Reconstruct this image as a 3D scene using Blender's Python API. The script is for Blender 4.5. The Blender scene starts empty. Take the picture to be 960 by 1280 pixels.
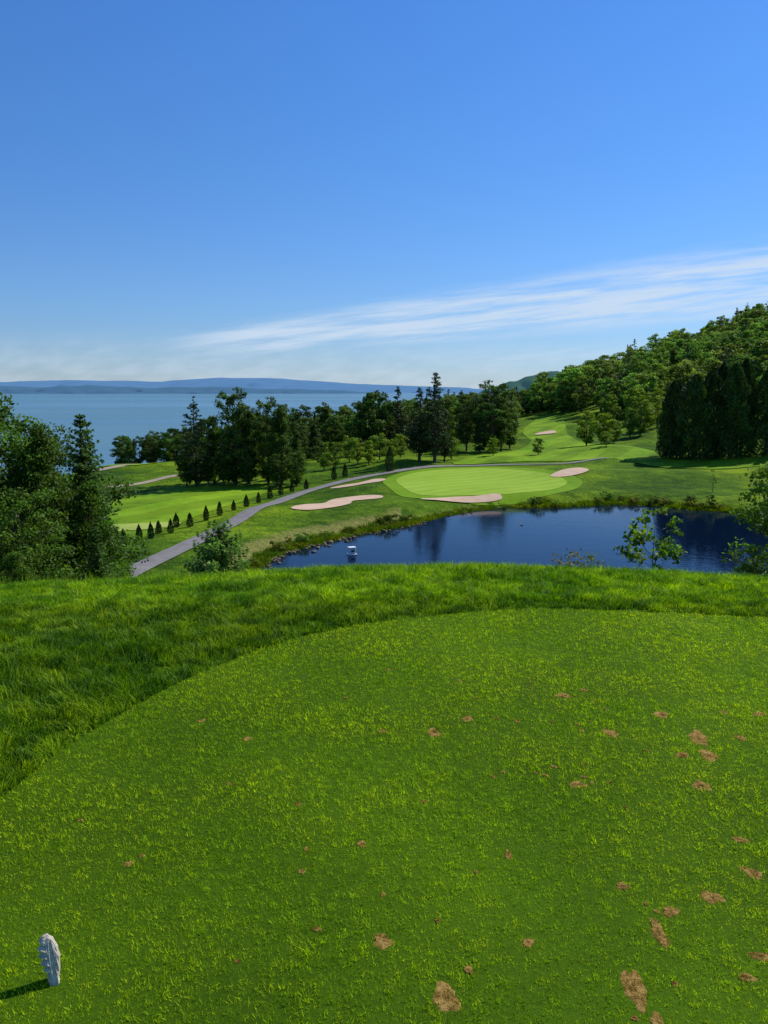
import bpy, math, numpy as np
from mathutils import Vector, geometry
R = math.radians
scene = bpy.context.scene
rng = np.random.default_rng(7)
COL = scene.collection

# ------------------------------------------------------------------ helpers
def smooth_closed(pts, n=8):
    P = np.array(pts, float); N = len(P); out = []
    for i in range(N):
        p0,p1,p2,p3 = P[i-1],P[i],P[(i+1)%N],P[(i+2)%N]
        for k in range(n):
            t = k/n
            out.append(0.5*((2*p1)+(-p0+p2)*t+(2*p0-5*p1+4*p2-p3)*t*t+(-p0+3*p1-3*p2+p3)*t**3))
    return np.array(out)
def smooth_open(pts, n=8):
    P = np.array(pts, float); P = np.vstack([2*P[0]-P[1],P,2*P[-1]-P[-2]]); out=[]
    for i in range(1,len(P)-2):
        p0,p1,p2,p3 = P[i-1],P[i],P[i+1],P[i+2]
        for k in range(n):
            t=k/n
            out.append(0.5*((2*p1)+(-p0+p2)*t+(2*p0-5*p1+4*p2-p3)*t*t+(-p0+3*p1-3*p2+p3)*t**3))
    out.append(P[-2]); return np.array(out)
def inside(poly, x, y):
    r = np.zeros(x.shape, bool); n=len(poly); j=n-1
    for i in range(n):
        xi,yi=poly[i]; xj,yj=poly[j]
        if yi!=yj:
            c=((yi>y)!=(yj>y))&(x<(xj-xi)*(y-yi)/(yj-yi)+xi)
            r^=c
        j=i
    return r
def sdf(poly,x,y):
    d=np.full(x.shape,1e18); n=len(poly)
    for i in range(n):
        a=poly[i]; b=poly[(i+1)%n]; e=b-a
        wx=x-a[0]; wy=y-a[1]
        t=np.clip((wx*e[0]+wy*e[1])/(e@e+1e-12),0,1)
        d=np.minimum(d,(wx-t*e[0])**2+(wy-t*e[1])**2)
    d=np.sqrt(d)
    return np.where(inside(poly,x,y),-d,d)
def sstep(a,b,x):
    t=np.clip((x-a)/(b-a),0,1); return t*t*(3-2*t)
_perm=np.random.default_rng(3).random((256,256))
def vnoise(x,y):
    xi=np.floor(x).astype(int); yi=np.floor(y).astype(int); fx=x-xi; fy=y-yi
    fx=fx*fx*(3-2*fx); fy=fy*fy*(3-2*fy)
    a=_perm[xi%256,yi%256]; b=_perm[(xi+1)%256,yi%256]; c=_perm[xi%256,(yi+1)%256]; d=_perm[(xi+1)%256,(yi+1)%256]
    return (a*(1-fx)+b*fx)*(1-fy)+(c*(1-fx)+d*fx)*fy
def norm(v): return v/(np.linalg.norm(v,axis=-1,keepdims=True)+1e-9)

# ------------------------------------------------------------------ materials
def newmat(name):
    m=bpy.data.materials.new(name); m.use_nodes=True; nt=m.node_tree
    for n in list(nt.nodes): nt.nodes.remove(n)
    out=nt.nodes.new('ShaderNodeOutputMaterial'); return m,nt,out
def N(nt,t,**kw):
    n=nt.nodes.new(t)
    for k,v in kw.items():
        if k.startswith('_'): n.inputs[k[1:]].default_value=v
        else: setattr(n,k,v)
    return n
def noise(nt,vec,scale,detail=4,rough=.55):
    n=nt.nodes.new('ShaderNodeTexNoise'); n.inputs['Scale'].default_value=scale
    n.inputs['Detail'].default_value=detail; n.inputs['Roughness'].default_value=rough
    nt.links.new(vec,n.inputs['Vector']); return n.outputs['Fac']
def ramp(nt,fac,stops):
    r=nt.nodes.new('ShaderNodeValToRGB'); e=r.color_ramp.elements
    while len(e)<len(stops): e.new(0.5)
    for i,(p,c) in enumerate(stops):
        e[i].position=p; e[i].color=(c[0],c[1],c[2],1) if len(c)==3 else c
    nt.links.new(fac,r.inputs['Fac']); return r.outputs['Color']
def mixc(nt,fac,a,b,mode='MIX'):
    m=nt.nodes.new('ShaderNodeMix'); m.data_type='RGBA'; m.blend_type=mode
    def s(idx,v):
        sk=m.inputs[idx]
        if isinstance(v,bpy.types.NodeSocket): nt.links.new(v,sk)
        elif isinstance(v,(int,float)): sk.default_value=v
        else: sk.default_value=(v[0],v[1],v[2],1)
    s(0,fac); s(6,a); s(7,b)
    return m.outputs[2]
def mth(nt,op,a,b=None,c=None,clamp=False):
    m=nt.nodes.new('ShaderNodeMath'); m.operation=op; m.use_clamp=clamp
    for i,v in enumerate((a,b,c)):
        if v is None: continue
        if isinstance(v,bpy.types.NodeSocket): nt.links.new(v,m.inputs[i])
        else: m.inputs[i].default_value=v
    return m.outputs[0]
def mapr(nt,v,a,b,c=0,d=1,smooth=True):
    m=nt.nodes.new('ShaderNodeMapRange')
    if smooth: m.interpolation_type='SMOOTHSTEP'
    nt.links.new(v,m.inputs['Value'])
    for k,x in zip(('From Min','From Max','To Min','To Max'),(a,b,c,d)): m.inputs[k].default_value=x
    return m.outputs['Result']
def bump(nt,h,strength,dist):
    b=nt.nodes.new('ShaderNodeBump'); b.inputs['Strength'].default_value=strength; b.inputs['Distance'].default_value=dist
    nt.links.new(h,b.inputs['Height']); return b.outputs['Normal']

def mat_foliage(name, base, trans=0.35, spec=0.25, use_obj=True, patch=None, tt=(1.25,1.2,.45)):
    m,nt,out=newmat(name)
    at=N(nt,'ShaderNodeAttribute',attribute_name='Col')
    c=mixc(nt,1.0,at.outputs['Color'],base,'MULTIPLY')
    if use_obj:
        oi=nt.nodes.new('ShaderNodeObjectInfo'); c=mixc(nt,1.0,c,oi.outputs['Color'],'MULTIPLY')
    if patch:
        g=nt.nodes.new('ShaderNodeNewGeometry')
        for sc,lo,hi,a,b in patch:
            f=mapr(nt,noise(nt,g.outputs['Position'],sc,3),lo,hi)
            c=mixc(nt,1.0,c,mixc(nt,f,a,b),'MULTIPLY')
    p=N(nt,'ShaderNodeBsdfPrincipled'); p.inputs['Roughness'].default_value=.55
    p.inputs['Specular IOR Level'].default_value=spec
    nt.links.new(c,p.inputs['Base Color'])
    t=nt.nodes.new('ShaderNodeBsdfTranslucent')
    c2=mixc(nt,1.0,c,tt,'MULTIPLY'); nt.links.new(c2,t.inputs['Color'])
    mx=nt.nodes.new('ShaderNodeMixShader'); mx.inputs[0].default_value=trans
    nt.links.new(p.outputs[0],mx.inputs[1]); nt.links.new(t.outputs[0],mx.inputs[2]); nt.links.new(mx.outputs[0],out.inputs[0])
    return m
def mat_simple(name,c1,c2,scale=5,rough=.85,bmp=0,bd=.02,spec=.3):
    m,nt,out=newmat(name)
    tc=nt.nodes.new('ShaderNodeTexCoord')
    f=noise(nt,tc.outputs['Object'],scale,6,.65)
    c=ramp(nt,f,[(.3,c1),(.7,c2)])
    p=N(nt,'ShaderNodeBsdfPrincipled'); p.inputs['Roughness'].default_value=rough; p.inputs['Specular IOR Level'].default_value=spec
    nt.links.new(c,p.inputs['Base Color'])
    if bmp: nt.links.new(bump(nt,noise(nt,tc.outputs['Object'],scale*3,6,.7),bmp,bd),p.inputs['Normal'])
    nt.links.new(p.outputs[0],out.inputs[0]); return m
def mat_grass(name,dark,mid,light,stripe=None,bank=False,fine=3.0,bs=.6,bd=.12):
    m,nt,out=newmat(name); g=nt.nodes.new('ShaderNodeNewGeometry'); P=g.outputs['Position']
    a=noise(nt,P,.07,5,.6); b=noise(nt,P,.6,5,.65); f=noise(nt,P,fine,4,.7)
    s=mth(nt,'ADD',mth(nt,'MULTIPLY',a,.5),mth(nt,'ADD',mth(nt,'MULTIPLY',b,.3),mth(nt,'MULTIPLY',f,.2)))
    c=ramp(nt,s,[(.40,dark),(.5,mid),(.60,light)])
    if stripe:
        ang,wid,amt=stripe
        mp=nt.nodes.new('ShaderNodeMapping'); mp.inputs['Rotation'].default_value=(0,0,ang); nt.links.new(P,mp.inputs['Vector'])
        sx=nt.nodes.new('ShaderNodeSeparateXYZ'); nt.links.new(mp.outputs[0],sx.inputs[0])
        w=mapr(nt,mth(nt,'SINE',mth(nt,'MULTIPLY',sx.outputs['X'],math.pi/wid)),-.3,.3)
        c=mixc(nt,1.0,c,mixc(nt,w,(1-amt,)*3,(1+amt,)*3),'MULTIPLY')
    if bank:
        h=mapr(nt,noise(nt,P,.045,3,.5),.42,.58)
        c=mixc(nt,1.0,c,mixc(nt,h,(.70,.76,.8),(1.25,1.12,1.0)),'MULTIPLY')
        h2=mapr(nt,noise(nt,P,.25,5,.7),.40,.60)
        c=mixc(nt,1.0,c,mixc(nt,h2,(.70,.76,.8),(1.2,1.12,1.0)),'MULTIPLY')
        at=N(nt,'ShaderNodeAttribute',attribute_name='bank')
        nb=mapr(nt,mth(nt,'ADD',at.outputs['Fac'],mth(nt,'MULTIPLY',mth(nt,'SUBTRACT',b,.5),.9)),.35,.65)
        bc=ramp(nt,f,[(.3,(.07,.06,.025)),(.7,(.20,.16,.08))])
        c=mixc(nt,nb,c,bc)
        at2=N(nt,'ShaderNodeAttribute',attribute_name='dry')
        nb2=mapr(nt,mth(nt,'ADD',at2.outputs['Fac'],mth(nt,'MULTIPLY',mth(nt,'SUBTRACT',b,.5),1.2)),.3,.8)
        c=mixc(nt,nb2,c,ramp(nt,f,[(.3,(.12,.15,.025)),(.7,(.27,.25,.07))]))
    p=N(nt,'ShaderNodeBsdfPrincipled'); p.inputs['Roughness'].default_value=.9; p.inputs['Specular IOR Level'].default_value=.05
    nt.links.new(c,p.inputs['Base Color'])
    nt.links.new(bump(nt,mth(nt,'ADD',f,b),bs,bd),p.inputs['Normal'])
    nt.links.new(p.outputs[0],out.inputs[0]); return m

M_rough=mat_grass('rough_grass',(.040,.098,.004),(.095,.19,.006),(.16,.27,.010),bank=True,fine=2.2,bs=1.,bd=.35)
M_fair=mat_grass('fairway_grass',(.075,.17,.006),(.14,.255,.009),(.20,.32,.014),stripe=(.5,4.,.13),bs=.6,bd=.1)
M_green=mat_grass('green_grass',(.21,.34,.028),(.25,.38,.035),(.28,.41,.045),stripe=(.9,1.3,.05),fine=5,bs=.1,bd=.02)
M_collar=mat_grass('collar_grass',(.10,.21,.007),(.14,.26,.010),(.17,.30,.014),bs=.2,bd=.04)
M_tee2=mat_grass('pale_tee_grass',(.26,.33,.06),(.33,.40,.08),(.38,.44,.1),bs=.2,bd=.04)
M_sand=mat_simple('bunker_sand',(.50,.34,.22),(.62,.44,.30),.8,.95,.4,.05)
M_asph=mat_simple('asphalt',(.16,.15,.14),(.24,.225,.21),1.2,.9,.3,.01,.15)
M_gravel=mat_simple('gravel_path_mat',(.30,.24,.16),(.40,.33,.23),1.5,.95)
M_bark=mat_simple('bark',(.05,.035,.025),(.12,.09,.065),6,.95,.6,.03)
M_rock=mat_simple('rock',(.09,.07,.045),(.22,.18,.11),1.2,.95,.5,.05,.1)
M_stone=mat_simple('marker_stone',(.34,.29,.22),(.82,.74,.60),60,.95,1.,.005,.1)
M_white=mat_simple('white_plastic',(.75,.75,.73),(.82,.82,.8),3,.5)
M_dark=mat_simple('dark_grey',(.03,.03,.035),(.06,.06,.06),3,.6)
def mat_soil():
    m,nt,out=newmat('divot_soil'); g=nt.nodes.new('ShaderNodeNewGeometry'); P=g.outputs['Position']
    a=noise(nt,P,34,5,.7); b=noise(nt,P,190,5,.75)
    c=ramp(nt,mth(nt,'ADD',mth(nt,'MULTIPLY',a,.5),mth(nt,'MULTIPLY',b,.5)),[(.40,(.06,.045,.008)),(.48,(.20,.125,.028)),(.56,(.40,.255,.075)),(.68,(.60,.43,.17))])
    p=N(nt,'ShaderNodeBsdfPrincipled'); p.inputs['Roughness'].default_value=.95; p.inputs['Specular IOR Level'].default_value=.02
    nt.links.new(c,p.inputs['Base Color']); nt.links.new(bump(nt,b,.8,.008),p.inputs['Normal']); nt.links.new(p.outputs[0],out.inputs[0]); return m
M_soil=mat_soil()
M_leaf=mat_foliage('leaves',(.108,.188,.024),.38,.15)
M_needle=mat_foliage('needles',(.056,.104,.023),.18,.15)
M_blade=mat_foliage('tee_grass_blades',(.40,.62,.012),.42,.08,False,
    patch=[(1.3,.38,.62,(.76,.83,.8),(1.16,1.07,1.0)),(22.,.38,.62,(.60,.69,.6),(1.26,1.18,1.1))],tt=(1.22,1.2,.35))
M_roughblade=mat_foliage('rough_grass_blades',(.185,.36,.010),.42,.12,False,
    patch=[(1.1,.38,.62,(.58,.70,.7),(1.30,1.14,1.0)),(6.,.40,.60,(.52,.64,.7),(1.32,1.22,1.1))])

# ------------------------------------------------------------------ mesh builder
class MB:
    def __init__(s): s.V=[]; s.C=[]; s.F=[]; s.n=0
    def add(s,V,F,C,mi=0):
        V=np.asarray(V,float).reshape(-1,3); F=np.asarray(F,int)
        C=np.asarray(C,float)
        if C.ndim==1: C=np.tile(C,(len(V),1))
        s.V.append(V); s.C.append(C); s.F.append((F+s.n,mi)); s.n+=len(V)
    def leaves(s,c,d,n,L,W,col,mi=0):
        d=norm(d); sd=norm(np.cross(d,n)); L=np.asarray(L).reshape(-1,1)*.5; W=np.asarray(W).reshape(-1,1)*.5
        nn=len(c)
        V=np.stack([c-d*L, c+sd*W-d*L*.1, c+d*L, c-sd*W-d*L*.1],1).reshape(-1,3)
        F=np.arange(nn*4).reshape(-1,4); s.add(V,F,np.repeat(col,4,axis=0),mi)
    def tube(s,pts,rad,sides=6,col=(1,1,1),mi=1):
        pts=np.asarray(pts,float); n=len(pts); V=[]
        for i in range(n):
            t=pts[min(i+1,n-1)]-pts[max(i-1,0)]; t=t/(np.linalg.norm(t)+1e-9)
            u=np.cross(t,[0.3,1,0.1]); u/=np.linalg.norm(u)+1e-9; v=np.cross(t,u)
            a=np.arange(sides)/sides*2*math.pi
            V.append(pts[i]+rad[i]*(np.cos(a)[:,None]*u+np.sin(a)[:,None]*v))
        V=np.vstack(V); F=[]
        for i in range(n-1):
            for k in range(sides):
                F.append([i*sides+k,i*sides+(k+1)%sides,(i+1)*sides+(k+1)%sides,(i+1)*sides+k])
        s.add(V,F,np.array(col,float),mi)
    def mesh(s,name,mats,smooth=False):
        me=bpy.data.meshes.new(name); V=np.vstack(s.V); C=np.vstack(s.C)
        me.vertices.add(len(V)); me.vertices.foreach_set('co',V.ravel().astype(np.float32))
        li=np.concatenate([f.ravel() for f,_ in s.F]); tot=np.concatenate([np.full(len(f),f.shape[1]) for f,_ in s.F])
        mi=np.concatenate([np.full(len(f),m) for f,m in s.F]); st=np.concatenate([[0],np.cumsum(tot)[:-1]])
        me.loops.add(len(li)); me.loops.foreach_set('vertex_index',li.astype(np.int32))
        me.polygons.add(len(tot)); me.polygons.foreach_set('loop_start',st.astype(np.int32))
        for m in mats: me.materials.append(m)
        me.polygons.foreach_set('material_index',mi.astype(np.int32))
        if smooth: me.polygons.foreach_set('use_smooth',np.ones(len(tot),bool))
        me.update(calc_edges=True)
        a=me.attributes.new('Col','FLOAT_COLOR','POINT')
        a.data.foreach_set('color',np.hstack([C,np.ones((len(C),1))]).ravel().astype(np.float32))
        return me
def obj(name,me,loc=(0,0,0),parent=None):
    o=bpy.data.objects.new(name,me); o.location=loc; COL.objects.link(o)
    if parent: o.parent=parent
    return o

# ------------------------------------------------------------------ terrain
ZP=-12.4
POND=smooth_closed([(-9.8,61.9),(-9.1,66.5),(-6.8,70.7),(-3.8,74.9),(0,79.3),(3.35,82.7),(7.1,88),(11.2,92.2),(16.2,94.1),(21.1,94.7),
 (27.4,96.8),(32,96),(36.4,92.2),(41.8,89.8),(47,84),(48.5,76),(46,62),(38,51),(22,48),(6,48),(-6,51),(-10.5,56)],5)
TEE=smooth_closed([(-1.51,2.94),(-1.40,3.49),(-1.05,4.38),(-.43,5.14),(.46,5.56),(1.3,5.73),(2.75,5.56),(4.2,4.9),(5.2,3.4),(5.5,1),(5,-3),(-1.9,-3),(-2.0,0),(-1.72,1.8)],6)
ctrl=[(-30,45,-12.3),(-15,40,-12.5),(0,40,-13),(20,40,-13),(45,40,-12),(70,50,-9),(-60,40,-13),
 (5,65,-12.2),(20,75,-12.2),(40,70,-12),(-19,58,-12),(-16.8,71.6,-12),(-15,83,-12),(-13,98,-12),(-9,112,-12),(-4.8,120,-11.9),(0,127,-11.5),
 (8,134,-11.1),(27,135,-10.9),(9.6,95.5,-11.3),(20,100,-11.2),(14,112,-11.05),(15.6,130,-10.9),(25,110,-11),(2,110,-11.1),
 (75,80,-9.5),(60,100,-10.8),(100,100,-6),(46.7,111,-11),(57,137,-10.5),(33.5,104,-11.2),(33,152,-11),(42,192,-10.5),(48,241,-10),(56,298,-9.3),
 (85,170,-7.5),(75,210,-6.5),(88,350,-4),(120,380,3),(148,400,8),(192,400,26),(240,400,42),(120,250,6),(104,280,-1),(75,250,-8),(150,250,14),(160,200,8),
 (260,550,40),(160,550,8),(90,500,-10),(60,420,-14),(400,300,50),(300,100,15),(400,700,60),
 (-24,80,-12.5),(-30,100,-12.6),(-42,140,-13),(-63,180,-17),(-80,230,-30),(-50,250,-30),(-53,110,-13.5),(-48,80,-13),(-120,300,-50),(-90,160,-22),
 (-16,160,-12.5),(-22,220,-17),(-15,300,-28),(-40,400,-60),(0,200,-12.5),(0,300,-20),(0,450,-55),(25,250,-11.5),(35,350,-15),(50,500,-50),
 (-120,400,-72),(-60,600,-80),(70,700,-80),(-200,300,-72),(-200,100,-50),(-130,60,-25),(0,-60,-3),(-80,-60,-12),(80,-60,0),(0,-300,5),(-400,-200,-40),(400,-200,40),
 (0,1000,-85),(-500,500,-85),(-500,0,-85),(300,1100,-60)]
Cc=np.array(ctrl,float); _c=8.
def _phi(r2): return np.sqrt(r2+_c*_c)
_A=_phi(((Cc[:,None,:2]-Cc[None,:,:2])**2).sum(2)); _n=len(Cc)
_Q=np.hstack([np.ones((_n,1)),Cc[:,:2]])
_S=np.block([[_A,_Q],[_Q.T,np.zeros((3,3))]])
_w=np.linalg.solve(_S,np.concatenate([Cc[:,2],np.zeros(3)]))
def base(x,y):
    z=_w[_n]+_w[_n+1]*x+_w[_n+2]*y
    for i in range(_n): z=z+_w[i]*_phi((x-Cc[i,0])**2+(y-Cc[i,1])**2)
    z=np.clip(z,-85,70)
    far=sstep(900,1500,np.hypot(x,y)); z=z*(1-far)+(-85)*far*(x<600)+far*(x>=600)*z
    return z
BUMPS=[(-46,128,.9,7),(-38,150,1.2,8),(-52,150,1.5,8),(-33,128,.8,5),(-60,135,1.2,8),(1,91,.5,5),(-12,88,.4,6),(30,118,.7,7),(44,118,.8,8),
 (4,140,.8,7),(22,146,.7,8),(45,160,1.0,9),(30,185,1.2,10),(-42,112,.6,6),(52,220,1.5,10),(70,120,.9,8),(-3,104,.5,5),(38,135,.8,6),(58,118,.8,6)]
def H(x,y):
    x=np.asarray(x,float); y=np.asarray(y,float)
    b=base(x,y)
    for bx,by,a,s in BUMPS: b=b+a*np.exp(-((x-bx)**2+(y-by)**2)/(2*s*s*.4))
    und=(vnoise(x/14+50,y/14+50)-.5)*.8*sstep(60,110,y)
    b=b+und
    near=(y<140)&(y>30)&(np.abs(x-20)<80)
    sd=np.full(x.shape,99.)
    if near.any(): sd[near]=sdf(POND,x[near],y[near])
    w=sstep(0,4.5,sd)
    b=np.where(sd<0,np.maximum(ZP-.12+.45*sd,ZP-1.6),(ZP-.12)*(1-w)+b*w)
    yc=6.5+.25*np.sin(x*.5+1)
    d=np.sqrt(np.maximum(0,y-yc)**2+np.maximum(0,-x-6)**2+np.maximum(0,x-14)**2)
    m=-.45*d*d/(d+3.5)
    m=m-.02*np.maximum(0,np.abs(x-.4)-.6)*sstep(4,7,y)*1.6-.06*sstep(5.8,6.9,y)
    m=m+.02*(vnoise(x*.9,y*.9)-.5)
    k=.8; h=np.clip(.5+.5*(m-b)/k,0,1)
    return b*(1-h)+m*h+k*h*(1-h)
def Hs(x,y): return float(H(np.array([float(x)]),np.array([float(y)]))[0])

def axis(segs):
    out=[segs[0][0]]
    for a,b,s in segs:
        n=max(1,int(round((b-a)/s))); out+=list(np.linspace(a,b,n+1)[1:])
    return np.array(out)
ys=axis([(-1500,-200,130),(-200,-10,15),(-10,0,1),(0,9,.15),(9,42,.6),(42,145,.6),(145,260,1.5),(260,500,5),(500,900,20),(900,4000,300)])
xs=axis([(-3000,-600,300),(-600,-150,20),(-150,-60,3),(-60,-6,.8),(-6,8,.2),(8,60,.7),(60,120,1.6),(120,300,6),(300,900,30),(900,4000,300)])
X,Y=np.meshgrid(xs,ys); Z=H(X.ravel(),Y.ravel()).reshape(X.shape)
nx,ny=len(xs),len(ys)
V=np.stack([X.ravel(),Y.ravel(),Z.ravel()],1)
ii=np.arange(ny*nx).reshape(ny,nx)
F=np.stack([ii[:-1,:-1],ii[:-1,1:],ii[1:,1:],ii[1:,:-1]],-1).reshape(-1,4)
mb=MB(); mb.add(V,F,np.ones(3)); me=mb.mesh('ground_terrain',[M_rough],smooth=True)
nr=(Y.ravel()>30)&(Y.ravel()<140)&(np.abs(X.ravel()-20)<80)
sdv=np.full(len(V),99.); sdv[nr]=sdf(POND,V[nr,0],V[nr,1])
a=me.attributes.new('bank','FLOAT','POINT'); a.data.foreach_set('value',(1-sstep(.1,1.5,sdv)).astype(np.float32))
dry=(1-sstep(2,7,sdv))*(V[:,0]<2)*.9
dry=np.maximum(dry,(1-sstep(1,4,sdv))*.5)
a=me.attributes.new('dry','FLOAT','POINT'); a.data.foreach_set('value',dry.astype(np.float32))
ground=obj('ground',me)

def patch(name,outline,mat,off,step):
    P=smooth_closed(outline,6); nb=len(P)
    lo=P.min(0); hi=P.max(0)
    gx,gy=np.meshgrid(np.arange(lo[0],hi[0],step),np.arange(lo[1],hi[1],step)); gx=gx.ravel(); gy=gy.ravel()
    k=sdf(P,gx,gy)<-step*.35; pts=[Vector(p) for p in P]+[Vector((a,b)) for a,b in zip(gx[k],gy[k])]
    v,e,f,*_=geometry.delaunay_2d_cdt(pts,[(i,(i+1)%nb) for i in range(nb)],[],1,1e-5)
    xy=np.array([(p.x,p.y) for p in v]); z=H(xy[:,0],xy[:,1])+off
    mb=MB(); mb.add(np.column_stack([xy,z]),np.array([list(t) for t in f if len(t)==3]),np.ones(3))
    return obj(name,mb.mesh(name,[mat],smooth=True))
def ribbon(name,pts,width,mat,off):
    P=smooth_open(pts,12); T=np.gradient(P,axis=0); T=norm(T); S=np.column_stack([T[:,1],-T[:,0]])
    V=[];K=5
    for k in range(K):
        q=P+S*width*(k/(K-1)-.5); z=H(q[:,0],q[:,1])+off-(0.06 if k in(0,K-1) else 0); V.append(np.column_stack([q,z]))
    V=np.stack(V,1); n=len(P); ii=np.arange(n*K).reshape(n,K)
    F=np.stack([ii[:-1,:-1],ii[:-1,1:],ii[1:,1:],ii[1:,:-1]],-1).reshape(-1,4)
    mb=MB(); mb.add(V.reshape(-1,3),F,np.ones(3)); return obj(name,mb.mesh(name,[mat],smooth=True))

GREEN=[(1.7,111),(3,120),(7.7,126.5),(15.6,128.5),(21,123),(24.4,116),(25.2,109.5),(21.6,102.2),(15.7,98),(9.6,96.6),(4.9,98),(2.9,102.6)]
gc=np.mean(GREEN,axis=0)
patch('fairway',[(-24,70),(-20.5,88),(-16.5,106),(-18,118),(-28,122),(-34,104),(-33,84),(-29,70)],M_fair,.05,.9)
patch('fairway',[(12,137),(32,141),(46,128),(62,117),(84,112),(86,126),(72,138),(55,150),(46,172),(46,200),(54,240),(64,290),(58,302),(47,262),(38,220),(33,180),(22,160)],M_fair,.09,1.4)
patch('fairway',[(-58,150),(-44,148),(-36,158),(-48,168),(-62,166)],M_fair,.1,1.2)
patch('fairway_tee',[(-30,79),(-22.5,80.5),(-22,84),(-29.5,83.5)],M_tee2,.09,.6)
patch('green_collar',[tuple(gc+(np.array(p)-gc)*1.17) for p in GREEN],M_collar,.05,.7)
patch('putting_green',GREEN,M_green,.08,.7)
patch('sand_bunker',[(-10.3,87.5),(-9.2,92.0),(-7.2,93.5),(-6.2,97.3),(-2.8,99.0),(-.3,98.7),(-.6,96.2),(-3.6,94.9),(-4.0,91.6),(-6.2,88.4),(-8.4,86.4)],M_sand,.09,.5)
patch('sand_bunker',[(-7.4,108.5),(-5.9,112),(-3.6,113.5),(-1.6,117.5),(.2,116.5),(-.4,112.5),(-2.6,110.3),(-4.6,106.8)],M_sand,.09,.5)
patch('sand_bunker',[(4.5,94.2),(7.5,95.2),(11,96.3),(13.8,97.6),(14.2,96.2),(11,94.6),(7,93.3),(4.9,93.2)],M_sand,.14,.4)
patch('sand_bunker',[(24,115),(26.5,118.5),(29.3,119.8),(30.2,117.5),(28.5,115),(25.5,113.6)],M_sand,.12,.5)
patch('sand_bunker',[(38.5,205),(41,210),(44.5,211),(44,206),(41,204)],M_sand,.3,.9)
ribbon('cart_path',[(-22,40),(-20,50),(-19,58),(-18,64),(-16.8,71.6),(-15.1,83),(-13.1,97),(-9.4,111),(-5,119.5),(1,126),(9,132.5),(18,134.5),(27,134),(38,137)],2.1,M_asph,.14)
ribbon('gravel_path',[(-56,104),(-46,112),(-40,120),(-35,126),(-30,128)],2.0,M_gravel,.1)
ribbon('gravel_path',[(-70,128),(-58,140),(-50,146),(-43,156)],2.2,M_gravel,.1)

# ------------------------------------------------------------------ water
def mat_pond():
    m,nt,out=newmat('pond_water'); g=nt.nodes.new('ShaderNodeNewGeometry')
    p=N(nt,'ShaderNodeBsdfPrincipled'); p.inputs['Base Color'].default_value=(.002,.007,.024,1); p.inputs['Roughness'].default_value=.02; p.inputs['IOR'].default_value=1.18
    n1=noise(nt,g.outputs['Position'],2.6,3,.6); n2=noise(nt,g.outputs['Position'],.5,2,.5)
    nt.links.new(bump(nt,mth(nt,'ADD',n1,n2),.35,.025),p.inputs['Normal']); nt.links.new(p.outputs[0],out.inputs[0]); return m
def mat_sea():
    m,nt,out=newmat('sea_water'); g=nt.nodes.new('ShaderNodeNewGeometry')
    mp=nt.nodes.new('ShaderNodeMapping'); mp.inputs['Scale'].default_value=(.0003,.0012,1); nt.links.new(g.outputs['Position'],mp.inputs['Vector'])
    f=noise(nt,mp.outputs[0],1,6,.65)
    c=ramp(nt,f,[(.35,(.06,.15,.175)),(.65,(.11,.22,.25))])
    p=N(nt,'ShaderNodeBsdfPrincipled'); p.inputs['IOR'].default_value=1.33
    nt.links.new(c,p.inputs['Base Color']); nt.links.new(ramp(nt,f,[(.4,(.22,)*3),(.6,(.42,)*3)]),p.inputs['Roughness'])
    nt.links.new(bump(nt,noise(nt,g.outputs['Position'],.15,5,.7),.6,.6),p.inputs['Normal'])
    nt.links.new(p.outputs[0],out.inputs[0]); return m
pc=POND.mean(0); PO=pc+(POND-pc)*1.04
mb=MB(); mb.add(np.vstack([[pc[0],pc[1],ZP],np.column_stack([PO,np.full(len(PO),ZP)])]),[[0,i+1,(i+1)%len(PO)+1] for i in range(len(PO))],np.ones(3))
obj('pond',mb.mesh('pond',[mat_pond()]))
S_=60000
mb=MB(); mb.add([(-S_,100,-60),(S_,100,-60),(S_,S_,-60),(-S_,S_,-60)],[[0,1,2,3]],np.ones(3)); obj('sea',mb.mesh('sea',[mat_sea()]))

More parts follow.
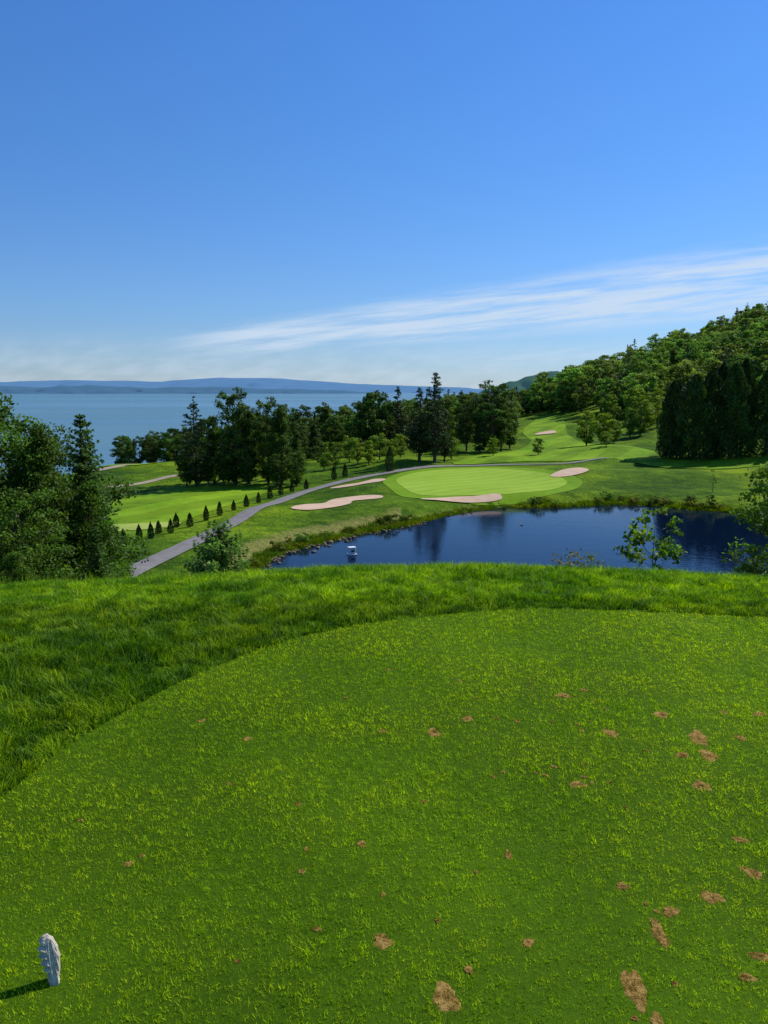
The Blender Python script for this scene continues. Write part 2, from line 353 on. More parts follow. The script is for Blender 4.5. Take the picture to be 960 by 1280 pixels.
# ------------------------------------------------------------------ far hills
def mat_glow_haze(name,c,em,e):
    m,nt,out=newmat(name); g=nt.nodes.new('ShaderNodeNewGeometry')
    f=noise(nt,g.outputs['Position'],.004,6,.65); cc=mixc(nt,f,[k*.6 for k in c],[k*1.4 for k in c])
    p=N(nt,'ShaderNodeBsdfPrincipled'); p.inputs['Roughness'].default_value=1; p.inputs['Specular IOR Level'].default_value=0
    nt.links.new(cc,p.inputs['Base Color']); p.inputs['Emission Color'].default_value=(*em,1); p.inputs['Emission Strength'].default_value=e  # slight bluish emission on the slopes stands in for airlight haze
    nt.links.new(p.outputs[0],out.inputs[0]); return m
def ridge(name,prof,y0,depth,zb,mat,rough,n=400):
    xs_=np.linspace(prof[0][0],prof[-1][0],n); z=np.interp(xs_,[p[0] for p in prof],[p[1] for p in prof])
    sp=(xs_[-1]-xs_[0]); z=z+(vnoise(xs_/sp*70,xs_*0+3)-.5)*rough+(vnoise(xs_/sp*200,xs_*0+9)-.5)*rough*.4
    rows=[]; K=10
    for k in range(K+1):
        t=k/K; s=math.sin(t*math.pi/2) if t<1 else 1
        zz=zb+(z-zb)*s; yy=y0+depth*t+ (vnoise(xs_/sp*90,np.full(n,k*.7))-.5)*depth*.15
        rows.append(np.column_stack([xs_,yy,zz+ (vnoise(xs_/sp*90+5,np.full(n,k*1.3))-.5)*rough*(1 if 0<k<K else 0)]))
    rows.append(np.column_stack([xs_,np.full(n,y0+depth*2),np.full(n,zb)]))
    V=np.stack(rows,0); r,c=V.shape[:2]; ii=np.arange(r*c).reshape(r,c)
    F=np.stack([ii[:-1,:-1],ii[:-1,1:],ii[1:,1:],ii[1:,:-1]],-1).reshape(-1,4)
    mb=MB(); mb.add(V.reshape(-1,3),F,np.ones(3)); return obj(name,mb.mesh(name,[mat],smooth=True))
k=15000
ridge('distant_hills',[(-1.3*k,-60),(-1.0*k,100),(-.6*k,95),(-.48*k,120),(-.40*k,155),(-.33*k,150),(-.27*k,135),(-.2*k,205),(-.14*k,200),(-.08*k,140),(-.03*k,90),(.03*k,55),(.1*k,25),(.16*k,-60)],12500,2500,-70,mat_glow_haze('far_hills_glow_haze',(.04,.08,.13),(.12,.28,.56),.56),12)
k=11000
ridge('distant_hills',[(-1.2*k,-40),(-.7*k,30),(-.48*k,48),(-.42*k,20),(-.37*k,50),(-.3*k,12),(-.22*k,30),(-.15*k,5),(-.05*k,-20),(.0*k,-65)],10500,500,-70,mat_glow_haze('shore_hills_glow_haze',(.04,.08,.10),(.08,.20,.42),.46),14)
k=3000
ridge('mountain',[(.06*k,-60),(.12*k,-20),(.15*k,12),(.18*k,36),(.205*k,60),(.225*k,72),(.25*k,68),(.30*k,58),(.4*k,80),(.6*k,60),(.8*k,-40)],2900,400,-70,mat_glow_haze('mountain_glow_haze',(.035,.075,.035),(.05,.13,.18),.45),6)

# ------------------------------------------------------------------ tree prototypes
def decid(name,seed,Ht,Rx,crown0,nc,lpc,leaf,crad=.3,mat=M_leaf,airy=0.,trunk=.02,sides=7,shape='oval',flat=.72,asp=.65,drp=-.3):
    r=np.random.default_rng(seed); mb=MB()
    tp=[np.array([0,0,-.3])]
    for i in range(1,7): tp.append(np.array([r.normal(0,.012*Ht*i/6),r.normal(0,.012*Ht*i/6),Ht*.9*i/6]))
    tr=[Ht*trunk*(1-.9*i/6) for i in range(7)]; tr[0]*=1.3
    mb.tube(tp,tr,sides)
    tp=np.array(tp)
    zc=Ht*(crown0+1)/2; hz=Ht*(1-crown0)/2
    cs=[]
    for i in range(nc):
        zf=r.uniform(-.95,.97)
        if shape=='oval': prof=math.sqrt(max(0,1-zf*zf))**.8
        elif shape=='cone': prof=(1-(zf+1)/2)**.75+.08
        elif shape=='spire': zf=1-2*r.uniform(0,1)**.8; zf=min(zf,.97); prof=((1-(zf+1)/2)**.7)*min(1,(zf+1.15)*2.2)+.03
        else: prof=math.sqrt(max(0,1-zf*zf))**.5
        a=r.uniform(0,2*math.pi); q=math.sqrt(r.uniform(.1,1))*prof*r.uniform(.75,1.08)
        cs.append((q*Rx*math.cos(a),q*Rx*math.sin(a),zc+zf*hz*.95))
    if shape=='spire': cs+= [(0,0,Ht*k_) for k_ in (.93,.96,.9,.86)]
    for c in cs:
        c=np.array(c); top=(c[2]-(zc-hz))/(2*hz)
        rc=crad*Rx*r.uniform(.6,1.25)*((1.05-.75*top) if shape=='spire' else (.75 if c[2]>zc+hz*.5 else 1))
        n=int(lpc*r.uniform(.6,1.3)*(rc/(crad*Rx))**2)+3
        d=norm(r.normal(size=(n,3))); rr=rc*r.uniform(.25,1,(n,1))**.6*(1+airy*r.normal(0,.3,(n,1)))
        off=d*rr*np.array([1.1,1.1,flat]); 
        if shape=='spire': off[:,2]-=np.hypot(off[:,0],off[:,1])*.25
        p=c+off
        nn=norm(d*.9+norm(c-np.array([0,0,zc*.8]))*.35+r.normal(size=(n,3))*.7+[0,0,.25])
        dd=norm(r.normal(size=(n,3)))+np.array([0,0,drp])
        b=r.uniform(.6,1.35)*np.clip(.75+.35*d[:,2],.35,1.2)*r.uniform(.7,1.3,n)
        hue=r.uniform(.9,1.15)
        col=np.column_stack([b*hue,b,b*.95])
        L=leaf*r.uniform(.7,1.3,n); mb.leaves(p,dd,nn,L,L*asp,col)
        zt=max(c[2]-rc-np.hypot(c[0],c[1])*.7,Ht*crown0*.6); zt=min(zt,Ht*.85)
        s0=np.array([np.interp(zt,tp[:,2],tp[:,0]),np.interp(zt,tp[:,2],tp[:,1]),zt])
        md=(s0+c)/2+r.normal(0,.03*Rx,3); md[2]-=.04*Ht*r.random()
        if r.random()<.6: mb.tube([s0,md,c],[Ht*trunk*.3,Ht*trunk*.18,Ht*trunk*.05],4)
    me=mb.mesh(name,[mat,M_bark]); return me,Ht
def conifer(name,seed,Ht,Rb,z0,nwh,leaf,dens,droop=.25,irr=.25,power=.85,gap=0.,trunk=.014,mat=M_needle,fill=1.,up=.0,colmul=1.,asp=.36):
    r=np.random.default_rng(seed); mb=MB()
    mb.tube([(0,0,-.3),(0.01*Ht,0,Ht*.4),(0,.006*Ht,Ht*.75),(0,0,Ht*.99)],[Ht*trunk,Ht*trunk*.7,Ht*trunk*.35,Ht*.002],7)
    Pc=[];Pd=[];Pn=[];PL=[];PC=[]
    sect=r.uniform(.7,1.2,8)
    for w in range(nwh):
        t=(w+r.uniform(-.3,.3))/nwh; t=min(max(t,0),.985); z=Ht*(z0+(1-z0)*t)
        nb=r.integers(5,9) if t<.85 else r.integers(4,6)
        a0=r.uniform(0,6.28); lw=r.uniform(1-irr,1+irr*.6)
        for b in range(nb):
            if r.random()<gap: continue
            a=a0+b*2*math.pi/nb+r.normal(0,.2)
            L=Rb*((1-t)**power)*lw*r.uniform(1-irr,1.1)*sect[int(a/6.2832*8)%8]+.02*Ht*(1-t*.6)
            o=np.array([math.cos(a),math.sin(a),0]); ns=max(3,int(L/(leaf*.6)))
            rise=up+(.5*t)
            s=np.linspace(.08,1,ns); pz=z+L*(rise*s-droop*1.6*s+droop*1.1*s*s)
            P=np.column_stack([o[0]*L*s,o[1]*L*s,pz])
            if L>.06*Ht: mb.tube([(0,0,z),P[len(P)//2],P[-1]],[.004*Ht,.0025*Ht,.0008*Ht],3)
            k=max(2,int(dens)); Pr=np.repeat(P,k,0); sr=np.repeat(s,k); n=len(Pr)
            spread=.30*L*(1-sr)*.6+.10*L+leaf*.25
            side=np.array([-o[1],o[0],0]); lat=r.normal(0,1,n)*.55
            c=Pr+side*(lat*spread)[:,None]+np.array([0,0,1])*(r.normal(-.15,.35,n)*spread*.45*fill)[:,None]
            d=o+side*np.sign(lat)[:,None]*r.uniform(.2,1.1,(n,1))+np.column_stack([np.zeros(n),np.zeros(n),r.normal(-.15,.35,n)])
            nn=norm(np.array([0,0,1])+r.normal(size=(n,3))*.55)
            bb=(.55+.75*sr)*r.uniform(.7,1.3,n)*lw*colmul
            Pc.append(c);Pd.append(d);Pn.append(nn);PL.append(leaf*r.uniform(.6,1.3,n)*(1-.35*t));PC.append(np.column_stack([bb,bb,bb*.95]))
    c=np.vstack(Pc); L=np.concatenate(PL)
    mb.leaves(c,np.vstack(Pd),np.vstack(Pn),L,L*asp,np.vstack(PC))
    return mb.mesh(name,[mat,M_bark]),Ht
def cedar(name,seed,Ht,Rx,n,leaf,mat=M_needle,pw=2.2):
    r=np.random.default_rng(seed); mb=MB()
    mb.tube([(0,0,-.3),(0,0,Ht*.3),(0,0,Ht*.9)],[Ht*.02,Ht*.015,Ht*.003],6)
    t=r.uniform(0,1,n)**.9; a=r.uniform(0,2*math.pi,n)
    prof=np.minimum(1,(t+.05)*7)**.5*(1-t**pw)**.75
    lob=1+.12*np.sin(a*3+t*9+seed)+.12*np.sin(a*5-t*17)+.12*np.sin(a*2+t*31)
    rr=Rx*prof*lob*r.uniform(.55,1,n)**.45
    z=Ht*(.02+.98*t)*(1+.05*np.sin(a*2+seed)*(t>.6))+r.normal(0,.01*Ht,n)
    p=np.column_stack([rr*np.cos(a),rr*np.sin(a),z])
    o=np.column_stack([np.cos(a),np.sin(a),np.zeros(n)])
    nn=norm(o*.8+r.normal(size=(n,3))*.6); d=np.column_stack([o[:,0]*.5,o[:,1]*.5,np.ones(n)])+r.normal(size=(n,3))*.4
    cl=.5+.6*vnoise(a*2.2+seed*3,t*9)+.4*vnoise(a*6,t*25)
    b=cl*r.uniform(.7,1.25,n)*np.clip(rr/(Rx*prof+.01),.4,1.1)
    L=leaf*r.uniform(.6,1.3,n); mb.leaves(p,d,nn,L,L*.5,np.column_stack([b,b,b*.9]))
    return mb.mesh(name,[mat,M_bark]),Ht

D=[decid('broadleaf_a',1,12,3.5,.10,55,120,.42,crad=.32),decid('broadleaf_b',2,13,3.2,.08,60,110,.42,crad=.32),
   decid('broadleaf_c',3,11,3.8,.10,60,120,.42,crad=.28),decid('broadleaf_d',4,14,3.3,.12,60,105,.42,crad=.30,airy=.3),
   decid('broadleaf_e',5,14,2.8,.08,55,110,.42,crad=.36,airy=.2,shape='cone')]
DT=[decid('tall_broadleaf_a',11,14,3.0,.04,95,140,.30,crad=.28,airy=.5,shape='cone'),decid('tall_broadleaf_b',12,14,3.4,.04,95,140,.30,crad=.25,airy=.6),
    decid('tall_broadleaf_c',13,16,4.2,.10,110,160,.32,crad=.24,airy=.5)]
SP=[decid('spruce_a',21,14,2.7,.03,170,75,.34,crad=.24,mat=M_needle,airy=.5,trunk=.013,shape='spire',flat=.42,asp=.4),
    decid('spruce_b',22,13,2.2,.02,150,75,.34,crad=.26,mat=M_needle,airy=.5,trunk=.013,shape='spire',flat=.42,asp=.4),
    decid('spruce_c',23,15,3.0,.04,170,75,.34,crad=.24,mat=M_needle,airy=.7,trunk=.013,shape='spire',flat=.45,asp=.4)]
PN=[decid('pine_a',31,16,3.0,.10,180,90,.34,crad=.27,mat=M_needle,airy=.6,trunk=.016,shape='spire',flat=.5,asp=.4),
    decid('pine_b',32,16,3.2,.12,190,90,.34,crad=.26,mat=M_needle,airy=.6,trunk=.016,shape='spire',flat=.5,asp=.4)]
CD=[cedar('cedar_a',41,16,3.0,11000,.40,pw=3.2),cedar('cedar_b',42,16,2.6,11000,.40,pw=2.6),cedar('cedar_c',43,15,3.3,11000,.40,pw=3.6)]
CS=[cedar('small_cedar',51,1.5,.36,1200,.13),cedar('small_cedar_b',52,1.4,.33,1200,.13)]
YT=[decid('young_tree_a',61,5,1.7,.15,40,90,.22,crad=.33),decid('young_tree_b',62,5,2.0,.10,40,90,.22,crad=.33)]

def place(name,pr,x,y,ztop=None,h=None,w=1.,rot=None,tint=(1,1,1),parent=None,sink=0):
    me,Ht=pr; z=Hs(x,y)-sink
    if h is None: h=ztop-z
    s=h/Ht; o=obj(name,me,(x,y,z),parent); o.scale=(s*w,s*w,s); o.rotation_euler=(0,0,rng.uniform(0,6.28) if rot is None else rot)
    o.color=(*tint,1); return o
LG=(2.1,1.9,1.1); MG=(1.5,1.5,1.0); DG=(.75,.8,.9)
for px,y,zt,pr,w,t in [(-27.6,117,1.0,SP[2],1.1,(1,1,1)),(-25.6,120,-2.2,DT[0],.9,(.8,.9,.9)),(-22,118,2.4,DT[1],.85,(.75,.85,.85)),(-23.8,122,-.8,SP[0],1.0,(.9,.9,1)),
   (-20.2,119,-.6,DT[0],.75,(.7,.8,.8)),(-17.3,119,1.0,DT[1],.75,(.9,.95,.85)),(-15.2,118,-.4,DT[0],.8,(.8,.9,.85)),(-12.8,116,-7.0,DT[1],1.2,(.8,.95,.8)),
   (-29.5,121,-4.2,DT[1],.9,(.8,.85,.8)),(-18.7,124,-2.2,DT[2],.7,(.7,.85,.8)),(-13.6,125,-4.6,DT[0],1,(.8,.9,.8)),(-28.8,116,-7,DT[2],1,(.75,.85,.8)),(-15.6,115,-7.5,DT[2],1,(.7,.85,.8)),
   (-23.5,116.5,-6.5,DT[2],.9,(.7,.85,.8)),(-20.0,116,-7.5,DT[2],.9,(.7,.85,.8)),(-25.8,117,-7.5,DT[2],.9,(.75,.85,.8))]:
    place('spruce_tree' if pr in SP else 'broadleaf_tree',pr,px,y,zt,w=w,tint=t)
place('pine_tree',PN[0],6.1,138,2.3,w=1.15,tint=(.85,.9,.9)); place('pine_tree',PN[1],8.7,137,4.9,w=1.1,tint=(.9,.95,.9))
place('pine_tree',PN[1],10.6,140,-1.2,w=.9,tint=(.85,.9,.9))
for x,y,zt,pr,w,t in [(17.0,165,-.2,DT[2],.85,DG),(21.8,163,3.9,DT[1],1.15,(.7,.82,.85)),(24.3,166,1.0,DT[2],.75,DG),(19.4,162,-1.5,SP[0],1,(1,1,1)),
   (-2.0,168,1.2,D[2],.95,(.6,.75,.8)),(2.9,170,2.6,SP[1],1.3,(.9,.95,1)),(-4.0,170,-2,D[0],.9,(.7,.8,.85)),(13.4,172,-3,D[0],.9,(.8,.9,.9)),(0.5,172,-2,D[3],.9,(.7,.8,.8)),
   (27,172,-3.5,D[1],.9,(.7,.85,.8))]:
    place('spruce_tree' if pr in SP else 'broadleaf_tree',pr,x,y,zt,w=w,tint=t)
place('columnar_cedar',CD[1],.9,127,h=4.0,w=1.1)
for x,y,h,t in [(-10.0,133,4.8,MG),(-8.2,136,4.6,MG),(-4.6,140,4.6,LG),(-2.6,137,4.2,LG),(-.8,143,5,MG),(3.0,147,4.5,LG),(12.3,146,4.2,MG),(20.2,148,3.4,LG),(30.3,157,3.4,(.9,1,.8)),(43.5,157,3.2,MG),
   (1.6,140,3.5,LG),(-6.4,147,5,MG)]:
    place('young_tree',YT[int(rng.integers(2))],x,y,h=h,tint=t)
for x,y,h,t,p in [(43.2,171,7.6,LG,D[0]),(47.6,173,7,LG,D[2]),(66,212,9.5,LG,D[2]),(60,188,9,(1.5,1.5,1),D[0]),(57,186,7,MG,D[3]),(70,208,9,LG,D[0]),(51,178,5,MG,D[2]),(64,196,7,LG,D[2]),(68,200,8,LG,D[3]),(62,222,8,MG,D[2])]:
    place('broadleaf_tree',p,x,y,h=h,tint=t)
for x,y,zt,c_ in [(50.5,141,2.4,.8),(53.6,139,3.4,1.),(56.6,140,4.0,.75),(59.8,138,5.2,1.05),(62.4,140,6.0,.8),(65.8,138,5.0,1.1),(69.5,141,6.2,.8),(73,138,6,1),(52.5,145,2.5,.7),(61,146,5.5,.8)]:
    place('cedar_tree',CD[int(rng.integers(3))],x,y,zt,w=rng.uniform(.9,1.15),tint=(c_,1.05*c_,1.0*c_))
place('young_tree',decid('thin_sapling',71,2.8,.6,.15,16,18,.12,airy=.6,trunk=.012),41.8,101,h=2.9,tint=MG)
# row of small cedars planted beside the cart path (metres)
for x,y in [(-24.0,70.6),(-23.5,70.9),(-22.9,73.6),(-21.8,73.6),(-22.0,76.9),(-20.7,76.5),(-21.2,80.5),(-19.7,80.1),(-18.8,83.5),(-17.9,86.1),(-17.0,89.5),(-16.2,93.2),(-15.4,97.2),(-14.6,101.5),(-13.7,105.4),(-12.6,108.8),(-10.9,111.5)]:
    place('small_cedar',CS[int(rng.integers(2))],x,y,h=rng.uniform(1.15,1.6),w=rng.uniform(.85,1.1),tint=(.6,.7,.7))
for x,y in [(-7.6,121),(-6.0,123)]: place('small_cedar',CS[0],x,y,h=2.0,w=.9,tint=(.6,.7,.7))
def forest(name,poly,n,pool,hr,tint,mind,seed,edge=None):
    r=np.random.default_rng(seed); P=np.array(poly,float); e=bpy.data.objects.new(name,None); COL.objects.link(e)
    lo,hi=P.min(0),P.max(0); pts=[]
    c=r.uniform(lo,hi,(n*12,2)); c=c[inside(P,c[:,0],c[:,1])]
    for p in c:
        if len(pts)>=n: break
        if not pts or np.min(((np.array(pts)-p)**2).sum(1))>mind**2: pts.append(p)
    pts=np.array(pts); zz=H(pts[:,0],pts[:,1])
    for p,z in zip(pts,zz):
        pr=pool[int(r.integers(len(pool)))]; h=r.uniform(*hr)*(1.15 if pr in SP else 1); s=h/pr[1]
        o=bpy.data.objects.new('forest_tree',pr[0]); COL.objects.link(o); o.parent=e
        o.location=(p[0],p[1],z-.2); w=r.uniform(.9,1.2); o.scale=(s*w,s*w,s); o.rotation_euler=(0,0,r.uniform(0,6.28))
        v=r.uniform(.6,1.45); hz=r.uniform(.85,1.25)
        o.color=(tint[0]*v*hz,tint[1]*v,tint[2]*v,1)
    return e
forest('hillside_forest',[(62,330),(70,275),(70,232),(80,208),(92,178),(125,160),(200,150),(330,330),(330,480),(200,500),(110,450),(75,400)],600,D+D+D+[SP[0],SP[2]],(12,18),(1.75,1.85,2.0),6.8,5)  # tree tint leans blue, painting distance haze into the leaf colour
forest('background_forest',[(-32,178),(-12,182),(2,184),(20,186),(32,205),(40,250),(52,330),(75,340),(80,400),(40,380),(10,300),(-34,240)],280,D+[SP[0],SP[1]],(8,12.5),(1.05,1.15,1.3),4.8,6)  # bluish tint stands in for distance haze on these trees too
forest('background_forest',[(-60,176),(-50,172),(-40,176),(-38,190),(-62,190)],26,D,(6,8.5),(.8,.95,.9),3.5,8)
forest('background_forest',[(-38,160),(-30,150),(-14,150),(-10,172),(-36,176)],26,D+[SP[1]],(6,9.5),(.75,.9,.9),4.,9)
NL=[decid('near_broadleaf_a',81,10,2.7,.05,150,260,.13,crad=.24,airy=.4,trunk=.012),decid('near_broadleaf_b',82,10,2.4,.05,150,260,.12,crad=.24,airy=.5,shape='cone',trunk=.012)]
NS=[conifer('near_spruce',83,10,1.9,.02,50,.17,16,droop=.2,irr=.3,fill=2.,asp=.45),conifer('near_spruce_b',84,9,1.7,.02,46,.17,16,droop=.15,irr=.35,gap=.06,fill=2.,asp=.45)]
for x,y,zt,pr,w,t in [(-14.6,29,1.5,NL[0],1.0,(.9,1.05,.8)),(-12.7,29.5,.7,NL[1],.9,(.85,1.0,.8)),(-11.9,31.5,.75,NS[0],1.0,(1.3,1.4,1.1)),(-12.2,33,.35,NS[1],.9,(1.3,1.4,1.1)),
   (-11.2,30,-1.6,NL[1],1.,(.9,1.1,.8)),(-9.9,27,-2.9,NS[1],1.15,(1.6,1.7,1.1)),(-12,25.5,-1.4,NL[0],1.15,(.9,1.05,.8)),(-9.6,25,-4.2,NS[0],1.2,(1.6,1.7,1.1)),(-16.5,27,1.2,NL[0],1.,(.85,1.05,.8)),
   (-10.6,22.5,-2.9,NL[1],1.2,(1.0,1.15,.8)),(-15,36,.0,NL[0],1,(.8,.9,.8)),(-8.4,25.5,-5.0,NL[0],1.2,(1.2,1.25,.8)),(-18,32,2,NL[1],1,(.9,1,.8))]:
    place('spruce_tree' if pr in NS else 'broadleaf_tree',pr,x,y,zt,w=w,tint=t)
YP=conifer('young_pine',91,4.,1.25,.02,24,.15,26,droop=-.12,irr=.3,power=.55,up=.25,fill=2.6,asp=.3)
place('young_pine_tree',YP,-5.0,24,-2.4,w=1.05,tint=(2.2,2.3,1.2))
place('young_pine_tree',YP,-6.1,26,-3.9,tint=(2.0,2.1,1.2))
SA=decid('sapling_mesh',92,2.6,.66,.1,46,36,.10,crad=.26,airy=.6,trunk=.008)
place('broadleaf_sapling',SA,5.5,16,-.72,w=1.0,tint=(1.4,1.5,1.0))
SB=decid('edge_tree_mesh',93,4,1.1,.05,90,90,.085,crad=.24,airy=.6,trunk=.01)
place('broadleaf_tree',SB,7.9,16,.45,w=1.0,tint=(1.4,1.4,1.0))
place('broadleaf_tree',SB,7.2,15.2,-1.35,w=.9,tint=(1.9,1.6,.9))
BU=decid('red_bush_mesh',94,.9,.5,.05,30,30,.05,crad=.3,airy=.8,trunk=.01)
place('shrub',BU,3.0,12.6,-.98,tint=(2.2,1.2,1.0))
place('shrub',BU,3.35,12.8,-1.08,tint=(2.0,1.3,1.0))
for x,y,h,pr,w,t in [(46.5,88.5,2.6,YT[0],1.1,(1.1,1.2,.9)),(48.5,85,3.6,YT[1],1.1,(.9,1,.8)),(50.5,80,5.5,DT[1],1.1,(.9,1,.8)),(51,74,6,DT[2],1.,(.8,.95,.8)),(44.2,90.6,1.6,YT[1],1.2,(1.3,1.3,.8)),(49.5,67,5,DT[2],1,(.8,.9,.8)),(47.5,60,5,DT[1],1,(.9,1,.8)),
    (38.5,93.2,1.5,YT[0],1.3,(.9,1,.8)),(36.6,94.6,1.3,YT[1],1.3,(.9,1,.8))]:
    place('broadleaf_tree' if h>2 else 'shore_shrub',pr,x,y,h=h,w=w,tint=t)

# ------------------------------------------------------------------ shore rocks and weeds
def ico():
    import bmesh
    bm=bmesh.new(); bmesh.ops.create_icosphere(bm,subdivisions=2,radius=1); v=np.array([p.co[:] for p in bm.verts]); f=np.array([[q.index for q in p.verts] for p in bm.faces]); bm.free(); return v,f
iv,iff=ico(); r=np.random.default_rng(17); mb=MB(); seg=POND[:75]
for i in range(420):
    q=POND[:26][r.integers(26)] if r.random()<.7 else seg[r.integers(len(seg))]; ang=r.uniform(0,6.28); x=q[0]+r.normal(-.3,.8); y=q[1]+r.normal(.2,.8)
    s=r.uniform(.05,.20)*(1.15 if q[0]<0 else .7); sc=np.array([r.uniform(.8,1.4),r.uniform(.8,1.3),r.uniform(.5,.8)])*s
    v=iv*(1+.22*r.normal(size=(len(iv),1)))*sc; c,sn=math.cos(ang),math.sin(ang); v=v@np.array([[c,sn,0],[-sn,c,0],[0,0,1]])
    mb.add(v+[x,y,max(Hs(x,y),ZP)+s*.1],iff,np.ones(3))
obj('shore_rocks',mb.mesh('shore_rocks',[M_rock]))
def blades(mb,P,hgt,wid,lean,r,seg2=True,col=None,bend=None):
    n=len(P); a=r.uniform(0,2*math.pi,n); side=np.column_stack([np.cos(a),np.sin(a),np.zeros(n)])
    b=r.uniform(0,2*math.pi,n); ld=np.column_stack([np.cos(b),np.sin(b),np.zeros(n)])*(lean*r.uniform(.2,1.,n))[:,None]
    if bend is not None: ld=ld+bend
    h=(hgt)[:,None]; w=(wid)[:,None]*.5; up=np.array([0,0,1.])
    if seg2:
        mid=P+up*h*.55+ld*h*.35; tip=P+up*h*.9+ld*h*1.0
        V=np.stack([P-side*w,P+side*w,mid+side*w*.8,mid-side*w*.8,tip],1).reshape(-1,3)
        o=np.arange(n)[:,None]*5; k=mb.n; CC=np.repeat(col,5,0)
        mb.V.append(V); mb.C.append(CC); mb.F.append((np.hstack([o,o+1,o+2,o+3])+k,0)); mb.F.append((np.hstack([o+3,o+2,o+4])+k,0)); mb.n+=n*5
    else:
        tip=P+up*h+ld*h
        V=np.stack([P-side*w,P+side*w,tip],1).reshape(-1,3); mb.add(V,np.arange(n*3).reshape(-1,3),np.repeat(col,3,0))
mb=MB(); r=np.random.default_rng(18); Ps=[];hs=[];cs=[]
for i in range(1100):
    j=r.integers(80) if r.random()<.8 else r.integers(len(POND)); q=POND[j]; cx=q[0]+r.normal(0,.5)-(.2 if j<30 else 0); cy=q[1]+r.normal(.2,.6)
    if sdf(POND,np.array([cx]),np.array([cy]))[0]<-.3: continue
    n=r.integers(50,130); px=cx+r.normal(0,.28,n); py=cy+r.normal(0,.28,n); hh=r.uniform(.2,.7)*(.5 if 3<cx<16 else 1)
    Ps.append(np.column_stack([px,py,H(px,py)])); hs.append(hh*r.uniform(.6,1.1,n)); t=r.uniform(0,1)
    cs.append(np.tile(np.array([.7+.9*t*r.random(),.6+.3*t,.8]),(n,1))*r.uniform(.5,1.1,(n,1)))
P=np.vstack(Ps); blades(mb,P,np.concatenate(hs),np.full(len(P),.06),np.full(len(P),.5),r,True,np.vstack(cs))
obj('shore_grass',mb.mesh('shore_grass',[M_roughblade]))
SHB=decid('shore_bush_mesh',95,1.2,.9,.02,26,40,.16,crad=.35)
for i in range(64):
    j=int(rng.integers(0,82)); q=POND[j]; x=q[0]+rng.normal(0,.4)+(-.6 if j<40 else 0); y=q[1]+rng.uniform(.3,1.8); hh=rng.uniform(.4,1.2)
    if 2.5<x<17: y=q[1]+.2; hh*=.45
    place('shore_shrub',SHB,x,y,h=hh,tint=(rng.uniform(.8,1.8),rng.uniform(.9,1.5),.8))

# ------------------------------------------------------------------ pond objects
import bmesh
def box_b(name,sx,sy,sz,bev,mat,loc,parent):
    bm=bmesh.new(); bmesh.ops.create_cube(bm,size=1); bmesh.ops.scale(bm,vec=(sx,sy,sz),verts=bm.verts)
    bmesh.ops.bevel(bm,geom=bm.edges[:],offset=bev,segments=2,affect='EDGES'); me=bpy.data.meshes.new(name); bm.to_mesh(me); bm.free(); me.materials.append(mat)
    o=obj(name,me,loc,parent); return o
e=bpy.data.objects.new('floating_pump_box',None); COL.objects.link(e); e.location=(-2.75,67,ZP); e.rotation_euler=(0,0,.4)
box_b('float_base',.8,.66,.12,.04,M_white,(0,0,.04),e); box_b('housing',.6,.5,.5,.04,M_white,(0,0,.35),e); box_b('lid',.66,.56,.07,.02,M_white,(0,0,.64),e); box_b('vent',.3,.02,.16,.004,M_dark,(0,-.262,.36),e)
def duck():
    mb=MB()
    def ell(c,s): mb.add(iv*np.array(s)+np.array(c),iff,np.ones(3))
    ell((0,0,.08),(.24,.12,.11)); ell((.2,0,.2),(.05,.045,.12)); ell((.24,0,.32),(.075,.055,.06)); ell((.33,0,.31),(.05,.02,.012)); ell((-.25,0,.14),(.09,.05,.03))
    return mb.mesh('duck',[M_stone],smooth=True)
o=obj('duck',duck(),(14.3,82,ZP)); o.scale=(.6,.6,.6)

# ------------------------------------------------------------------ divots
DV=[(.163,1.898,.040,.055),(-.005,2.114,.032,.034),(.42,2.114,.022,.018),(.235,2.0,.016,.018),(.677,1.941,.034,.085),(.70,1.83,.02,.03),(.82,2.167,.024,.07),(.889,2.266,.03,.028),
(1.047,2.338,.036,.040),(.777,2.392,.025,.02),(1.233,2.466,.03,.04),(1.0,1.985,.03,.018),(1.08,2.07,.04,.02),(1.278,2.659,.028,.018),(.43,2.559,.014,.03),(-.079,2.618,.02,.018),
(-.872,2.512,.02,.016),(-.2,2.167,.014,.012),(-.275,2.457,.012,.016),(.788,3.05,.032,.03),(1.287,3.04,.032,.045),(1.423,3.308,.035,.06),(1.449,3.486,.04,.085),(1.31,3.31,.035,.025),
(1.058,3.537,.034,.045),(1.367,3.75,.04,.04),(.233,3.555,.032,.045),(.407,3.711,.027,.035),(.646,3.68,.016,.02),(.94,3.998,.035,.035),(1.065,4.07,.02,.02),(1.69,3.78,.02,.02),
(1.64,3.486,.025,.03),(1.857,3.76,.03,.03),(-.007,3.57,.018,.02),(-.63,3.486,.02,.02),(-.89,3.69,.018,.02)]
r=np.random.default_rng(23); mb=MB(); dparam=[]
for _ in range(46):
    x_=1.2-abs(r.normal(0,.9)); y_=r.uniform(1.8,4.6); DV.append((x_,y_,r.uniform(.007,.014),r.uniform(.007,.016)))
